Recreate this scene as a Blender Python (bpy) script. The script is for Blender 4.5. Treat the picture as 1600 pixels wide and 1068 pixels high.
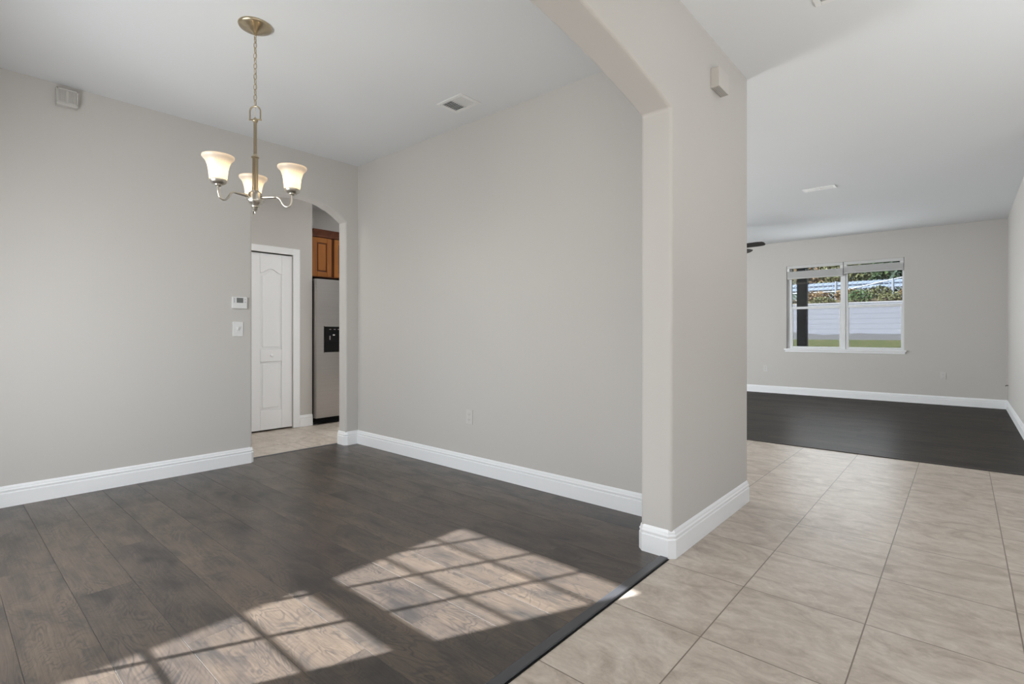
import bpy, bmesh, math, random
from mathutils import Vector, Matrix
random.seed(7)
S = bpy.context.scene
for o in list(bpy.data.objects):
    bpy.data.objects.remove(o)
COL = S.collection

# ------------------------------------------------------------------ camera
CAM_H = 1.12
cam = bpy.data.cameras.new('camera')
cam.sensor_width = 36.0
cam.lens = 36.0 * 801.0 / 1600.0
cam.shift_y = -12.8 / 1600.0
cam.clip_start = 0.02
camo = bpy.data.objects.new('camera', cam)
camo.location = (0, 0, CAM_H)
camo.rotation_euler = (math.pi / 2, 0, math.radians(41.3))
COL.objects.link(camo)
S.camera = camo

# ------------------------------------------------------------------ exposure / world / sun / window daylight / added fill lights
S.view_settings.view_transform = 'Standard'
S.view_settings.look = 'None'
S.view_settings.gamma = 1.0
S.view_settings.use_curve_mapping = False
S.view_settings.exposure = 0.0

SUN_DIR = Vector((0.601, 1.24, -1.0))          # the way the sunlight travels
w = bpy.data.worlds.new('World'); S.world = w
w.use_nodes = True
nt = w.node_tree
for n in list(nt.nodes): nt.nodes.remove(n)
sky = nt.nodes.new('ShaderNodeTexSky')
sky.sky_type = 'NISHITA'
sky.sun_disc = False
sky.sun_elevation = math.radians(36)
sky.sun_rotation = math.atan2(-SUN_DIR.x, -SUN_DIR.y)
bg = nt.nodes.new('ShaderNodeBackground'); bg.inputs['Strength'].default_value = 0.16
wo = nt.nodes.new('ShaderNodeOutputWorld')
nt.links.new(sky.outputs[0], bg.inputs[0]); nt.links.new(bg.outputs[0], wo.inputs[0])

sun = bpy.data.lights.new('sun', 'SUN')
sun.energy = 27.0; sun.angle = math.radians(0.6); sun.color = (0.945, 0.985, 1.02)
suno = bpy.data.objects.new('sun', sun)
suno.rotation_euler = SUN_DIR.to_track_quat('-Z', 'Y').to_euler()
suno.location = (0, 0, 8)
COL.objects.link(suno)

def area(name, loc, direction, sx, sy, power, color=(1, 1, 1)):
    l = bpy.data.lights.new(name, 'AREA'); l.shape = 'RECTANGLE'
    l.size = sx; l.size_y = sy; l.energy = power; l.color = color
    o = bpy.data.objects.new(name, l); o.location = loc
    o.rotation_euler = Vector(direction).to_track_quat('-Z', 'Z').to_euler()
    COL.objects.link(o); return o
DAY = (0.925, 0.97, 1.0)
area('daylight_dining_window', (-2.9, -0.44, 1.32), (0, 1, -0.34), 1.2, 1.4, 57, DAY)
area('entry_fill', (0.2, -1.5, 1.4), (-0.15, 1, 0.1), 1.5, 2.0, 3, DAY)  # added soft light from the unseen entry side
area('entry_ceiling_fill', (0.2, -1.5, 0.5), (0.0, 1, 1.0), 1.5, 0.6, 6, DAY)  # added at the unseen entry, aimed up to lift the ceiling
area('study_fill', (2.1, 1.6, 1.5), (-1, 0.25, 0.0), 2.0, 1.5, 24, DAY)  # added on the unseen right side to brighten hall and ceiling
sbl = area('study_ceiling_fill', (2.05, 2.2, 0.75), (-0.45, 0.35, 1.0), 2.0, 0.5, 17, DAY)  # added low fill aimed up to brighten the hall ceiling
sbl.data.spread = math.radians(110)
area('patio_side_fill', (-6.5, 5.2, 1.2), (1, 0.45, 0.0), 2.4, 2.0, 232, DAY)  # added on the unseen left side to brighten the living room walls
area('patio_ceiling_fill', (-6.3, 5.6, 0.4), (0.8, 0.4, 1.0), 2.4, 0.6, 34, DAY)  # added low fill aimed up at the living room and hall ceiling
area('daylight_living_window', (-1.6, 10.4, 1.55), (0, -1, 0.0), 1.5, 1.2, 18, DAY)
area('kitchen_fill', (-5.3, -0.2, 1.6), (0, 1, 0.1), 1.0, 1.2, 7, DAY)  # added to brighten the kitchen, no window known there
area('kitchen_down_fill', (-5.3, 1.2, 2.80), (0, 0.0, -1), 0.6, 0.6, 13, (1.0, 0.97, 0.93))  # added to brighten the kitchen, stands for no known fixture

# ------------------------------------------------------------------ materials
def mat_base(name):
    m = bpy.data.materials.new(name); m.use_nodes = True
    t = m.node_tree; b = t.nodes['Principled BSDF']
    return m, t, b
def plain(name, col, rough=0.5, metal=0.0, spec=0.5, emit=None, es=0.0):
    m, t, b = mat_base(name)
    b.inputs['Base Color'].default_value = (*col, 1)
    b.inputs['Roughness'].default_value = rough
    b.inputs['Metallic'].default_value = metal
    b.inputs['Specular IOR Level'].default_value = spec
    if emit:
        b.inputs['Emission Color'].default_value = (*emit, 1)
        b.inputs['Emission Strength'].default_value = es
    return m
def N(t, typ, **kw):
    n = t.nodes.new(typ)
    for k, v in kw.items():
        if k in n.inputs: n.inputs[k].default_value = v
        else: setattr(n, k, v)
    return n
def ramp(t, stops):
    r = t.nodes.new('ShaderNodeValToRGB'); e = r.color_ramp.elements
    while len(e) < len(stops): e.new(0.5)
    for i, (p, c) in enumerate(stops):
        e[i].position = p; e[i].color = (*c, 1) if len(c) == 3 else c
    return r
def math_node(t, op, a=None, b=None):
    n = t.nodes.new('ShaderNodeMath'); n.operation = op
    for i, v in enumerate((a, b)):
        if v is None: continue
        if isinstance(v, (int, float)): n.inputs[i].default_value = v
        else: t.links.new(v, n.inputs[i])
    return n.outputs[0]
def mix_col(t, fac, a, b, mode='MIX'):
    n = t.nodes.new('ShaderNodeMix'); n.data_type = 'RGBA'; n.blend_type = mode
    for sock, v in ((n.inputs[0], fac), (n.inputs[6], a), (n.inputs[7], b)):
        if isinstance(v, (int, float)): sock.default_value = v
        elif isinstance(v, tuple): sock.default_value = (*v, 1)
        else: t.links.new(v, sock)
    return n.outputs[2]

def painted(name, col, rough, bump_scale=140.0, bump=0.06, spec=0.35):
    m, t, b = mat_base(name)
    tc = N(t, 'ShaderNodeTexCoord')
    n1 = N(t, 'ShaderNodeTexNoise', Scale=bump_scale, Detail=2.0)
    n2 = N(t, 'ShaderNodeTexNoise', Scale=1.3, Detail=2.0)
    t.links.new(tc.outputs['Object'], n1.inputs['Vector']); t.links.new(tc.outputs['Object'], n2.inputs['Vector'])
    c = mix_col(t, n2.outputs['Fac'], tuple(x * 0.985 for x in col), tuple(min(1, x * 1.015) for x in col))
    t.links.new(c, b.inputs['Base Color'])
    b.inputs['Roughness'].default_value = rough
    b.inputs['Specular IOR Level'].default_value = spec
    if bump:
        bp = N(t, 'ShaderNodeBump', Strength=bump, Distance=0.002)
        t.links.new(n1.outputs['Fac'], bp.inputs['Height']); t.links.new(bp.outputs[0], b.inputs['Normal'])
    return m
M_WALL = painted('wall_paint', (0.590, 0.566, 0.538), 0.62)
M_CEIL = painted('ceiling_paint', (0.79, 0.805, 0.82), 0.85, 60.0, 0.10, 0.2)
M_TRIM = painted('trim_paint', (0.91, 0.915, 0.925), 0.32, 30.0, 0.0, 0.5)
M_WHITE = plain('white_plastic', (0.78, 0.78, 0.77), 0.4)
M_OFFW = plain('aged_white_plastic', (0.60, 0.58, 0.55), 0.5)
M_DARK = plain('slot_dark', (0.02, 0.02, 0.02), 0.6)
M_VENT = plain('vent_enamel', (0.84, 0.84, 0.83), 0.4)
M_DUCT = plain('duct_grey', (0.10, 0.10, 0.10), 0.8)
M_LCD = plain('lcd_grey', (0.16, 0.17, 0.165), 0.35)
M_SLAT = plain('blind_white', (0.62, 0.62, 0.61), 0.5)
M_VINYL = plain('vinyl_white', (0.80, 0.81, 0.82), 0.35)

def wood_floor(name, light, mid, dark, row, blen, y0, rough, seam=0.0008, bump=0.5):
    m, t, b = mat_base(name)
    tc = N(t, 'ShaderNodeTexCoord')
    mp = N(t, 'ShaderNodeMapping'); mp.inputs['Location'].default_value = (0.37, -y0, 0)
    t.links.new(tc.outputs['Object'], mp.inputs['Vector'])
    br = N(t, 'ShaderNodeTexBrick', offset=0.41, offset_frequency=2, squash=1.0)
    br.inputs['Scale'].default_value = 1.0
    br.inputs['Brick Width'].default_value = blen; br.inputs['Row Height'].default_value = row
    br.inputs['Mortar Size'].default_value = seam; br.inputs['Mortar Smooth'].default_value = 0.6
    br.inputs['Color1'].default_value = (0, 0, 0, 1); br.inputs['Color2'].default_value = (1, 1, 1, 1)
    br.inputs['Mortar'].default_value = (0.5, 0.5, 0.5, 1)
    t.links.new(mp.outputs[0], br.inputs['Vector'])
    tint = br.outputs['Color']
    off = N(t, 'ShaderNodeVectorMath', operation='MULTIPLY'); off.inputs[1].default_value = (13.0, 29.0, 7.0)
    t.links.new(tint, off.inputs[0])
    st = N(t, 'ShaderNodeVectorMath', operation='MULTIPLY'); st.inputs[1].default_value = (1.0, 2.6, 1.0)
    t.links.new(mp.outputs[0], st.inputs[0])
    ad = N(t, 'ShaderNodeVectorMath', operation='ADD')
    t.links.new(st.outputs[0], ad.inputs[0]); t.links.new(off.outputs[0], ad.inputs[1])
    # growth rings: contour lines of a smooth field
    nf = N(t, 'ShaderNodeTexNoise', Scale=2.1, Detail=3.0, Roughness=0.50, Distortion=0.9)
    t.links.new(ad.outputs[0], nf.inputs['Vector'])
    ring = math_node(t, 'SINE', math_node(t, 'MULTIPLY', nf.outputs['Fac'], 150.0))
    ring = math_node(t, 'ADD', math_node(t, 'MULTIPLY', ring, 0.5), 0.5)
    ringr = ramp(t, [(0.0, (0, 0, 0)), (0.22, (0.45, 0.45, 0.45)), (0.5, (0.9, 0.9, 0.9)), (1.0, (1, 1, 1))])
    t.links.new(ring, ringr.inputs[0])
    # fine fibre
    fs = N(t, 'ShaderNodeVectorMath', operation='MULTIPLY'); fs.inputs[1].default_value = (4.0, 60.0, 1.0)
    t.links.new(ad.outputs[0], fs.inputs[0])
    fib = N(t, 'ShaderNodeTexNoise', Scale=1.0, Detail=4.0, Roughness=0.65)
    t.links.new(fs.outputs[0], fib.inputs['Vector'])
    # broad smoky patches
    big = N(t, 'ShaderNodeTexNoise', Scale=3.2, Detail=3.0, Roughness=0.6, Distortion=0.5)
    t.links.new(ad.outputs[0], big.inputs['Vector'])
    bigr = ramp(t, [(0.30, dark), (0.48, mid), (0.72, light)])
    t.links.new(big.outputs['Fac'], bigr.inputs[0])
    fade = N(t, 'ShaderNodeTexNoise', Scale=5.0, Detail=3.0, Roughness=0.6)
    t.links.new(ad.outputs[0], fade.inputs['Vector'])
    fader = ramp(t, [(0.38, (0.12, 0.12, 0.12)), (0.62, (0.85, 0.85, 0.85))])
    t.links.new(fade.outputs['Fac'], fader.inputs[0])
    c = mix_col(t, math_node(t, 'MULTIPLY', math_node(t, 'SUBTRACT', 1.0, ringr.outputs[0]), fader.outputs[0]), bigr.outputs[0], dark)
    fr = ramp(t, [(0.30, (0.72, 0.72, 0.72)), (0.65, (1.12, 1.12, 1.12))])
    t.links.new(fib.outputs['Fac'], fr.inputs[0])
    c = mix_col(t, 1.0, c, fr.outputs[0], 'MULTIPLY')
    tr = ramp(t, [(0.0, (0.80, 0.80, 0.82)), (1.0, (1.18, 1.15, 1.10))])
    t.links.new(tint, tr.inputs[0])
    c = mix_col(t, 1.0, c, tr.outputs[0], 'MULTIPLY')
    c = mix_col(t, math_node(t, 'MULTIPLY', br.outputs['Fac'], 0.75), c, tuple(x * 0.4 for x in dark))
    t.links.new(c, b.inputs['Base Color'])
    rr = ramp(t, [(0.0, (rough * 1.25,) * 3), (1.0, (rough * 0.9,) * 3)])
    t.links.new(big.outputs['Fac'], rr.inputs[0]); t.links.new(rr.outputs[0], b.inputs['Roughness'])
    b.inputs['Specular IOR Level'].default_value = 0.5
    h = math_node(t, 'SUBTRACT', math_node(t, 'MULTIPLY', ringr.outputs[0], 0.05), math_node(t, 'MULTIPLY', br.outputs['Fac'], 1.0))
    h = math_node(t, 'ADD', h, math_node(t, 'MULTIPLY', fib.outputs['Fac'], 0.03))
    bp = N(t, 'ShaderNodeBump', Strength=bump, Distance=0.0016)
    t.links.new(h, bp.inputs['Height']); t.links.new(bp.outputs[0], b.inputs['Normal'])
    return m
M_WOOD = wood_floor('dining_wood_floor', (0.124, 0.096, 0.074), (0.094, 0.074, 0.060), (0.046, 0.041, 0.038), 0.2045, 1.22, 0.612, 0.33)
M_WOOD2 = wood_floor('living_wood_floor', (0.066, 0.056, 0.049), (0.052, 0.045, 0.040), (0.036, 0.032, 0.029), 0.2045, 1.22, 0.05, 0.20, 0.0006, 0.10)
def sheen(m, fac, rough):
    t = m.node_tree; b = t.nodes['Principled BSDF']; out = t.nodes['Material Output']
    b.inputs['Specular IOR Level'].default_value = 0.0
    g = t.nodes.new('ShaderNodeBsdfGlossy'); g.inputs['Roughness'].default_value = rough
    mx = t.nodes.new('ShaderNodeMixShader'); mx.inputs[0].default_value = fac
    if b.inputs['Normal'].links: t.links.new(b.inputs['Normal'].links[0].from_socket, g.inputs['Normal'])
    t.links.new(b.outputs[0], mx.inputs[1]); t.links.new(g.outputs[0], mx.inputs[2]); t.links.new(mx.outputs[0], out.inputs['Surface'])
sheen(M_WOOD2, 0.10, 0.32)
M_STRIP = plain('threshold_dark', (0.060, 0.060, 0.065), 0.30)
M_BLACK = plain('black_plastic', (0.006, 0.006, 0.006), 0.5, spec=0.12)

def tile_floor():
    m, t, b = mat_base('tile_floor')
    tc = N(t, 'ShaderNodeTexCoord')
    mp = N(t, 'ShaderNodeMapping'); mp.inputs['Location'].default_value = (0.728, -1.885, 0)
    t.links.new(tc.outputs['Object'], mp.inputs['Vector'])
    br = N(t, 'ShaderNodeTexBrick', offset=0.0, offset_frequency=2, squash=1.0)
    br.inputs['Scale'].default_value = 1.0
    br.inputs['Brick Width'].default_value = 0.446; br.inputs['Row Height'].default_value = 0.501
    br.inputs['Mortar Size'].default_value = 0.0026; br.inputs['Mortar Smooth'].default_value = 0.25
    br.inputs['Color1'].default_value = (0, 0, 0, 1); br.inputs['Color2'].default_value = (1, 1, 1, 1)
    br.inputs['Mortar'].default_value = (0.5, 0.5, 0.5, 1)
    t.links.new(mp.outputs[0], br.inputs['Vector'])
    off = N(t, 'ShaderNodeVectorMath', operation='MULTIPLY'); off.inputs[1].default_value = (11.0, 23.0, 5.0)
    t.links.new(br.outputs['Color'], off.inputs[0])
    ad = N(t, 'ShaderNodeVectorMath', operation='ADD')
    rot = N(t, 'ShaderNodeMapping'); rot.inputs['Rotation'].default_value = (0, 0, math.radians(20)); rot.inputs['Scale'].default_value = (1.0, 1.7, 1.0)
    t.links.new(mp.outputs[0], rot.inputs['Vector'])
    t.links.new(rot.outputs[0], ad.inputs[0]); t.links.new(off.outputs[0], ad.inputs[1])
    n1 = N(t, 'ShaderNodeTexNoise', Scale=3.6, Detail=8.0, Roughness=0.66, Distortion=1.6)
    n2 = N(t, 'ShaderNodeTexNoise', Scale=16.0, Detail=5.0, Roughness=0.65, Distortion=1.5)
    t.links.new(ad.outputs[0], n1.inputs['Vector']); t.links.new(ad.outputs[0], n2.inputs['Vector'])
    r1 = ramp(t, [(0.32, (0.395, 0.325, 0.262)), (0.50, (0.540, 0.465, 0.392)), (0.70, (0.650, 0.580, 0.505))])
    t.links.new(n1.outputs['Fac'], r1.inputs[0])
    r2 = ramp(t, [(0.35, (0.90, 0.885, 0.87)), (0.65, (1.06, 1.06, 1.06))])
    t.links.new(n2.outputs['Fac'], r2.inputs[0])
    c = mix_col(t, 1.0, r1.outputs[0], r2.outputs[0], 'MULTIPLY')
    c = mix_col(t, br.outputs['Fac'], c, (0.21, 0.165, 0.13))
    t.links.new(c, b.inputs['Base Color'])
    b.inputs['Roughness'].default_value = 0.34
    b.inputs['Specular IOR Level'].default_value = 0.45
    h = math_node(t, 'SUBTRACT', math_node(t, 'MULTIPLY', n1.outputs['Fac'], 0.25), br.outputs['Fac'])
    bp = N(t, 'ShaderNodeBump', Strength=0.4, Distance=0.002)
    t.links.new(h, bp.inputs['Height']); t.links.new(bp.outputs[0], b.inputs['Normal'])
    return m
M_TILE = tile_floor()

def glass(name, tint, refl=0.09):
    m = bpy.data.materials.new(name); m.use_nodes = True; t = m.node_tree
    for n in list(t.nodes): t.nodes.remove(n)
    o = t.nodes.new('ShaderNodeOutputMaterial'); mx = t.nodes.new('ShaderNodeMixShader')
    tr = t.nodes.new('ShaderNodeBsdfTransparent'); tr.inputs[0].default_value = (*tint, 1)
    gl = t.nodes.new('ShaderNodeBsdfGlossy'); gl.inputs['Roughness'].default_value = 0.02
    mx.inputs[0].default_value = refl
    t.links.new(tr.outputs[0], mx.inputs[1]); t.links.new(gl.outputs[0], mx.inputs[2]); t.links.new(mx.outputs[0], o.inputs[0])
    return m
M_GLASS = glass('window_glass', (0.64, 0.645, 0.65), 0.05)
M_SCREEN = glass('screened_glass', (0.60, 0.605, 0.62), 0.04)
M_CLEAR = glass('clear_glass', (0.97, 0.97, 0.97), 0.03)

def brushed(name, col, rough, sc, amt=0.12):
    m, t, b = mat_base(name)
    tc = N(t, 'ShaderNodeTexCoord')
    mp = N(t, 'ShaderNodeMapping'); mp.inputs['Scale'].default_value = sc
    t.links.new(tc.outputs['Object'], mp.inputs['Vector'])
    n = N(t, 'ShaderNodeTexNoise', Scale=1.0, Detail=3.0)
    t.links.new(mp.outputs[0], n.inputs['Vector'])
    c = mix_col(t, n.outputs['Fac'], tuple(x * (1 - amt) for x in col), tuple(x * (1 + amt) for x in col))
    t.links.new(c, b.inputs['Base Color'])
    b.inputs['Metallic'].default_value = 1.0; b.inputs['Roughness'].default_value = rough
    return m
M_STEEL = brushed('brushed_steel', (0.345, 0.322, 0.305), 0.36, (2.0, 2.0, 260.0))
M_BRASS = brushed('antique_brass', (0.54, 0.455, 0.32), 0.30, (60.0, 60.0, 12.0), 0.08)
M_NICKEL = brushed('brushed_nickel', (0.62, 0.59, 0.53), 0.30, (60.0, 60.0, 12.0), 0.06)

def cabinet_wood(name, a, bcol):
    m, t, b = mat_base(name)
    tc = N(t, 'ShaderNodeTexCoord')
    mp = N(t, 'ShaderNodeMapping'); mp.inputs['Scale'].default_value = (14.0, 14.0, 2.2)
    t.links.new(tc.outputs['Object'], mp.inputs['Vector'])
    n = N(t, 'ShaderNodeTexNoise', Scale=1.0, Detail=5.0, Roughness=0.6, Distortion=0.6)
    t.links.new(mp.outputs[0], n.inputs['Vector'])
    r = ramp(t, [(0.3, bcol), (0.7, a)])
    t.links.new(n.outputs['Fac'], r.inputs[0]); t.links.new(r.outputs[0], b.inputs['Base Color'])
    b.inputs['Roughness'].default_value = 0.5; b.inputs['Specular IOR Level'].default_value = 0.3
    return m
M_CAB = cabinet_wood('cabinet_maple', (0.36, 0.130, 0.020), (0.25, 0.080, 0.012))
M_CABD = cabinet_wood('cabinet_glaze', (0.13, 0.036, 0.012), (0.075, 0.02, 0.008))

def frosted():
    m = bpy.data.materials.new('frosted_glass'); m.use_nodes = True; t = m.node_tree
    for n in list(t.nodes): t.nodes.remove(n)
    o = t.nodes.new('ShaderNodeOutputMaterial')
    tl = t.nodes.new('ShaderNodeBsdfTranslucent'); tl.inputs[0].default_value = (0.98, 0.86, 0.72, 1)
    df = t.nodes.new('ShaderNodeBsdfDiffuse'); df.inputs[0].default_value = (0.72, 0.66, 0.60, 1)
    gl = t.nodes.new('ShaderNodeBsdfGlossy'); gl.inputs['Roughness'].default_value = 0.35
    m1 = t.nodes.new('ShaderNodeMixShader'); m1.inputs[0].default_value = 0.55
    m2 = t.nodes.new('ShaderNodeMixShader'); m2.inputs[0].default_value = 0.06
    t.links.new(df.outputs[0], m1.inputs[1]); t.links.new(tl.outputs[0], m1.inputs[2])
    t.links.new(m1.outputs[0], m2.inputs[1]); t.links.new(gl.outputs[0], m2.inputs[2])
    t.links.new(m2.outputs[0], o.inputs[0])
    return m
M_FROST = frosted()
M_BULB = plain('bulb_glow', (1, 0.9, 0.75), 0.4, emit=(1.0, 0.80, 0.50), es=9.0)

def foliage(name, cols):
    m, t, b = mat_base(name)
    tc = N(t, 'ShaderNodeTexCoord')
    n = N(t, 'ShaderNodeTexNoise', Scale=7.0, Detail=3.0)
    t.links.new(tc.outputs['Object'], n.inputs['Vector'])
    r = ramp(t, [(0.30, cols[0]), (0.5, cols[1]), (0.7, cols[2])])
    t.links.new(n.outputs['Fac'], r.inputs[0]); t.links.new(r.outputs[0], b.inputs['Base Color'])
    b.inputs['Roughness'].default_value = 0.7
    return m
M_LEAFG = foliage('leaf_green', [(0.030, 0.065, 0.022), (0.060, 0.11, 0.035), (0.13, 0.18, 0.06)])
M_LEAFB = foliage('leaf_brown', [(0.10, 0.065, 0.035), (0.20, 0.13, 0.065), (0.30, 0.21, 0.10)])
M_LEAFD = foliage('leaf_dark', [(0.016, 0.035, 0.022), (0.035, 0.062, 0.040), (0.07, 0.10, 0.06)])
M_LEAFO = foliage('leaf_olive', [(0.06, 0.07, 0.03), (0.12, 0.13, 0.05), (0.22, 0.21, 0.10)])
M_BARK = plain('bark', (0.09, 0.065, 0.05), 0.9)
def grass_mat(name, cols, sc):
    m, t, b = mat_base(name)
    tc = N(t, 'ShaderNodeTexCoord')
    n = N(t, 'ShaderNodeTexNoise', Scale=sc, Detail=6.0, Roughness=0.7)
    t.links.new(tc.outputs['Object'], n.inputs['Vector'])
    r = ramp(t, [(0.32, cols[0]), (0.5, cols[1]), (0.68, cols[2])])
    t.links.new(n.outputs['Fac'], r.inputs[0]); t.links.new(r.outputs[0], b.inputs['Base Color'])
    b.inputs['Roughness'].default_value = 0.9
    bp = N(t, 'ShaderNodeBump', Strength=0.8, Distance=0.05)
    t.links.new(n.outputs['Fac'], bp.inputs['Height']); t.links.new(bp.outputs[0], b.inputs['Normal'])
    return m
M_GRASS = grass_mat('lawn_grass', [(0.045, 0.060, 0.014), (0.085, 0.098, 0.026), (0.13, 0.115, 0.05)], 5.0)
M_SCRUB = grass_mat('dry_scrub', [(0.055, 0.055, 0.025), (0.16, 0.115, 0.065), (0.10, 0.11, 0.045)], 6.0)
M_BLOCK = painted('block_white', (0.215, 0.222, 0.245), 0.85, 20.0, 0.2)
M_FOOT = painted('block_grey', (0.125, 0.125, 0.125), 0.9, 12.0, 0.3)
M_POST = plain('shaded_navy', (0.018, 0.045, 0.085), 0.85, spec=0.1)  # dark tone stands for shade under the patio roof, put into the colour
M_GALV = plain('galvanised', (0.30, 0.33, 0.37), 0.45, 0.4)
M_RAIL = plain('pale_blue_rail', (0.22, 0.28, 0.38), 0.5)
M_STUCCO = painted('exterior_stucco', (0.45, 0.43, 0.40), 0.9)

# ------------------------------------------------------------------ mesh helpers
class MB:
    def __init__(s): s.bm = bmesh.new()
    def box(s, x0, x1, y0, y1, z0, z1):
        x0, x1 = min(x0, x1), max(x0, x1); y0, y1 = min(y0, y1), max(y0, y1); z0, z1 = min(z0, z1), max(z0, z1)
        v = [s.bm.verts.new(p) for p in ((x0,y0,z0),(x1,y0,z0),(x1,y1,z0),(x0,y1,z0),(x0,y0,z1),(x1,y0,z1),(x1,y1,z1),(x0,y1,z1))]
        for f in ((0,3,2,1),(4,5,6,7),(0,1,5,4),(1,2,6,5),(2,3,7,6),(3,0,4,7)):
            s.bm.faces.new([v[i] for i in f])
        return s
    def prism(s, pts, axis, a, b):
        """pts: 2D outline; axis 'X': (y,z), 'Y': (x,z), 'Z': (x,y)"""
        def P(p, q):
            return {'X': (q, p[0], p[1]), 'Y': (p[0], q, p[1]), 'Z': (p[0], p[1], q)}[axis]
        A = [s.bm.verts.new(P(p, a)) for p in pts]; B = [s.bm.verts.new(P(p, b)) for p in pts]
        n = len(pts)
        s.bm.faces.new(A); s.bm.faces.new(B[::-1])
        for i in range(n):
            s.bm.faces.new([A[i], B[i], B[(i+1) % n], A[(i+1) % n]])
        return s
    def lathe(s, prof, c=(0,0,0), seg=28, flute=0.0, nf=0, frange=(0,0), axis='Z', cap=True):
        rings = []
        for (r, z) in prof:
            ring = []
            for k in range(seg):
                a = 2*math.pi*k/seg
                rr = r
                if flute and frange[0] <= z <= frange[1]: rr = r * (1 + flute*math.cos(nf*a))
                p = (rr*math.cos(a), rr*math.sin(a), z)
                if axis == 'X': p = (z, p[0], p[1])
                if axis == 'Y': p = (p[0], z, p[1])
                ring.append(s.bm.verts.new((c[0]+p[0], c[1]+p[1], c[2]+p[2])))
            rings.append(ring)
        for i in range(len(rings)-1):
            for k in range(seg):
                s.bm.faces.new([rings[i][k], rings[i][(k+1)%seg], rings[i+1][(k+1)%seg], rings[i+1][k]])
        if cap:
            s.bm.faces.new(rings[0][::-1]); s.bm.faces.new(rings[-1])
        return s
    def tube(s, pts, r, seg=10, closed=False):
        pts = [Vector(p) for p in pts]; n = len(pts); rings = []
        up = Vector((0, 0, 1)); prev = None
        for i, p in enumerate(pts):
            if closed: d = pts[(i+1) % n] - pts[i-1]
            else: d = pts[min(i+1, n-1)] - pts[max(i-1, 0)]
            d.normalize()
            if prev is None:
                u = d.cross(up)
                if u.length < 1e-3: u = d.cross(Vector((1, 0, 0)))
            else:
                u = prev - d*prev.dot(d)
            u.normalize(); prev = u; v = d.cross(u)
            rr = r[i] if isinstance(r, (list, tuple)) else r
            rings.append([s.bm.verts.new(p + (u*math.cos(2*math.pi*k/seg) + v*math.sin(2*math.pi*k/seg))*rr) for k in range(seg)])
        m = n if closed else n-1
        for i in range(m):
            a, b2 = rings[i], rings[(i+1) % n]
            for k in range(seg):
                s.bm.faces.new([a[k], a[(k+1)%seg], b2[(k+1)%seg], b2[k]])
        if not closed:
            s.bm.faces.new(rings[0][::-1]); s.bm.faces.new(rings[-1])
        return s
    def build(s, name, mat, parent=None, bevel=0.0, seg=2, smooth=False, origin=None, angle=50):
        bmesh.ops.recalc_face_normals(s.bm, faces=s.bm.faces)
        wl = Vector((0, 0, 0))
        p = parent
        while p is not None:
            wl += p.location; p = p.parent
        o0 = Vector(origin) if origin is not None else Vector((0, 0, 0))
        off = o0 if parent is None else wl
        for v in s.bm.verts: v.co -= off
        me = bpy.data.meshes.new(name); s.bm.to_mesh(me); s.bm.free()
        for m in (mat if isinstance(mat, (list, tuple)) else [mat]): me.materials.append(m)
        o = bpy.data.objects.new(name, me); COL.objects.link(o)
        if parent is not None: o.parent = parent
        else: o.location = o0
        if smooth:
            for f in me.polygons: f.use_smooth = True
        if bevel:
            md = o.modifiers.new('bevel', 'BEVEL'); md.width = bevel; md.segments = seg
            md.limit_method = 'ANGLE'; md.angle_limit = math.radians(angle); md.harden_normals = False
        return o
def empty(name, loc, label, cat, group=None):
    o = bpy.data.objects.new(name, None); o.location = loc; o.empty_display_size = 0.1
    COL.objects.link(o); return tag(o, label, cat, group)
def tag(o, label, cat, group=None):
    o['label'] = label; o['category'] = cat
    if group: o['group'] = group
    return o
def struct(o):
    if o.parent is None: o['kind'] = 'structure'
    return o
def smooth_angle(o, deg=40):
    for f in o.data.polygons: f.use_smooth = True
    try:
        o.data.set_sharp_from_angle(angle=math.radians(deg))
    except Exception: pass
    return o
def arc(c, half, zs, rise, n, inset=0.0):
    """points of a segmental arch from +half to -half"""
    R = (half*half + rise*rise) / (2*rise)
    zc = zs + rise - R
    a0 = math.asin(half / R)
    return [(c + R*math.sin(a0 - 2*a0*i/n), zc + R*math.cos(a0 - 2*a0*i/n)) for i in range(n+1)]

# ------------------------------------------------------------------ dimensions
ZC = 2.825
XL, XL2 = -4.635, -4.768        # left wall, dining and kitchen faces
YR, YR2 = 2.890, 3.634          # right dining wall face, far end of that wall block
XJ, XH = -1.255, -1.085         # arch wall: dining face, hall face
YJ = 2.440                      # arch jamb
YW = 10.520                     # living room window wall
XLW = 0.500                     # living room right wall
YD = 5.725                      # tile / living wood joint
YF = -0.52                      # dining front wall, inner face

# ------------------------------------------------------------------ floors
struct(MB().box(-6.9, 3.2, -1.9, 10.75, -0.12, 0.0).build('floor', M_TILE))
def board_floor(name, x0, x1, y0, y1, row, yp, mat, g=0.0012, zt=0.005):
    b = MB(); k = math.ceil((y0 - yp)/row); top = [(y0, zt)]
    while yp + k*row < y1 - 0.01:
        y = yp + k*row; k += 1
        if y < y0 + 0.01: continue
        top += [(y - g, zt), (y - 0.45*g, zt - 0.22*g), (y, zt - 0.85*g), (y + 0.45*g, zt - 0.22*g), (y + g, zt)]
    top.append((y1, zt))
    A = [b.bm.verts.new((x0, p[0], p[1])) for p in top]; B = [b.bm.verts.new((x1, p[0], p[1])) for p in top]
    for i in range(len(top) - 1):
        b.bm.faces.new([A[i], B[i], B[i+1], A[i+1]])
    o = b.build(name, mat)
    if o.data.polygons[0].normal.z < 0: o.data.flip_normals()
    return struct(o)
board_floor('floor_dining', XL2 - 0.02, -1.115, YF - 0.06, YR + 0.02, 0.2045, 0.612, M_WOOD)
board_floor('floor_living', -6.7, XLW + 0.02, YD, YW + 0.02, 0.2045, 0.05, M_WOOD2, 0.0008)
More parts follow.
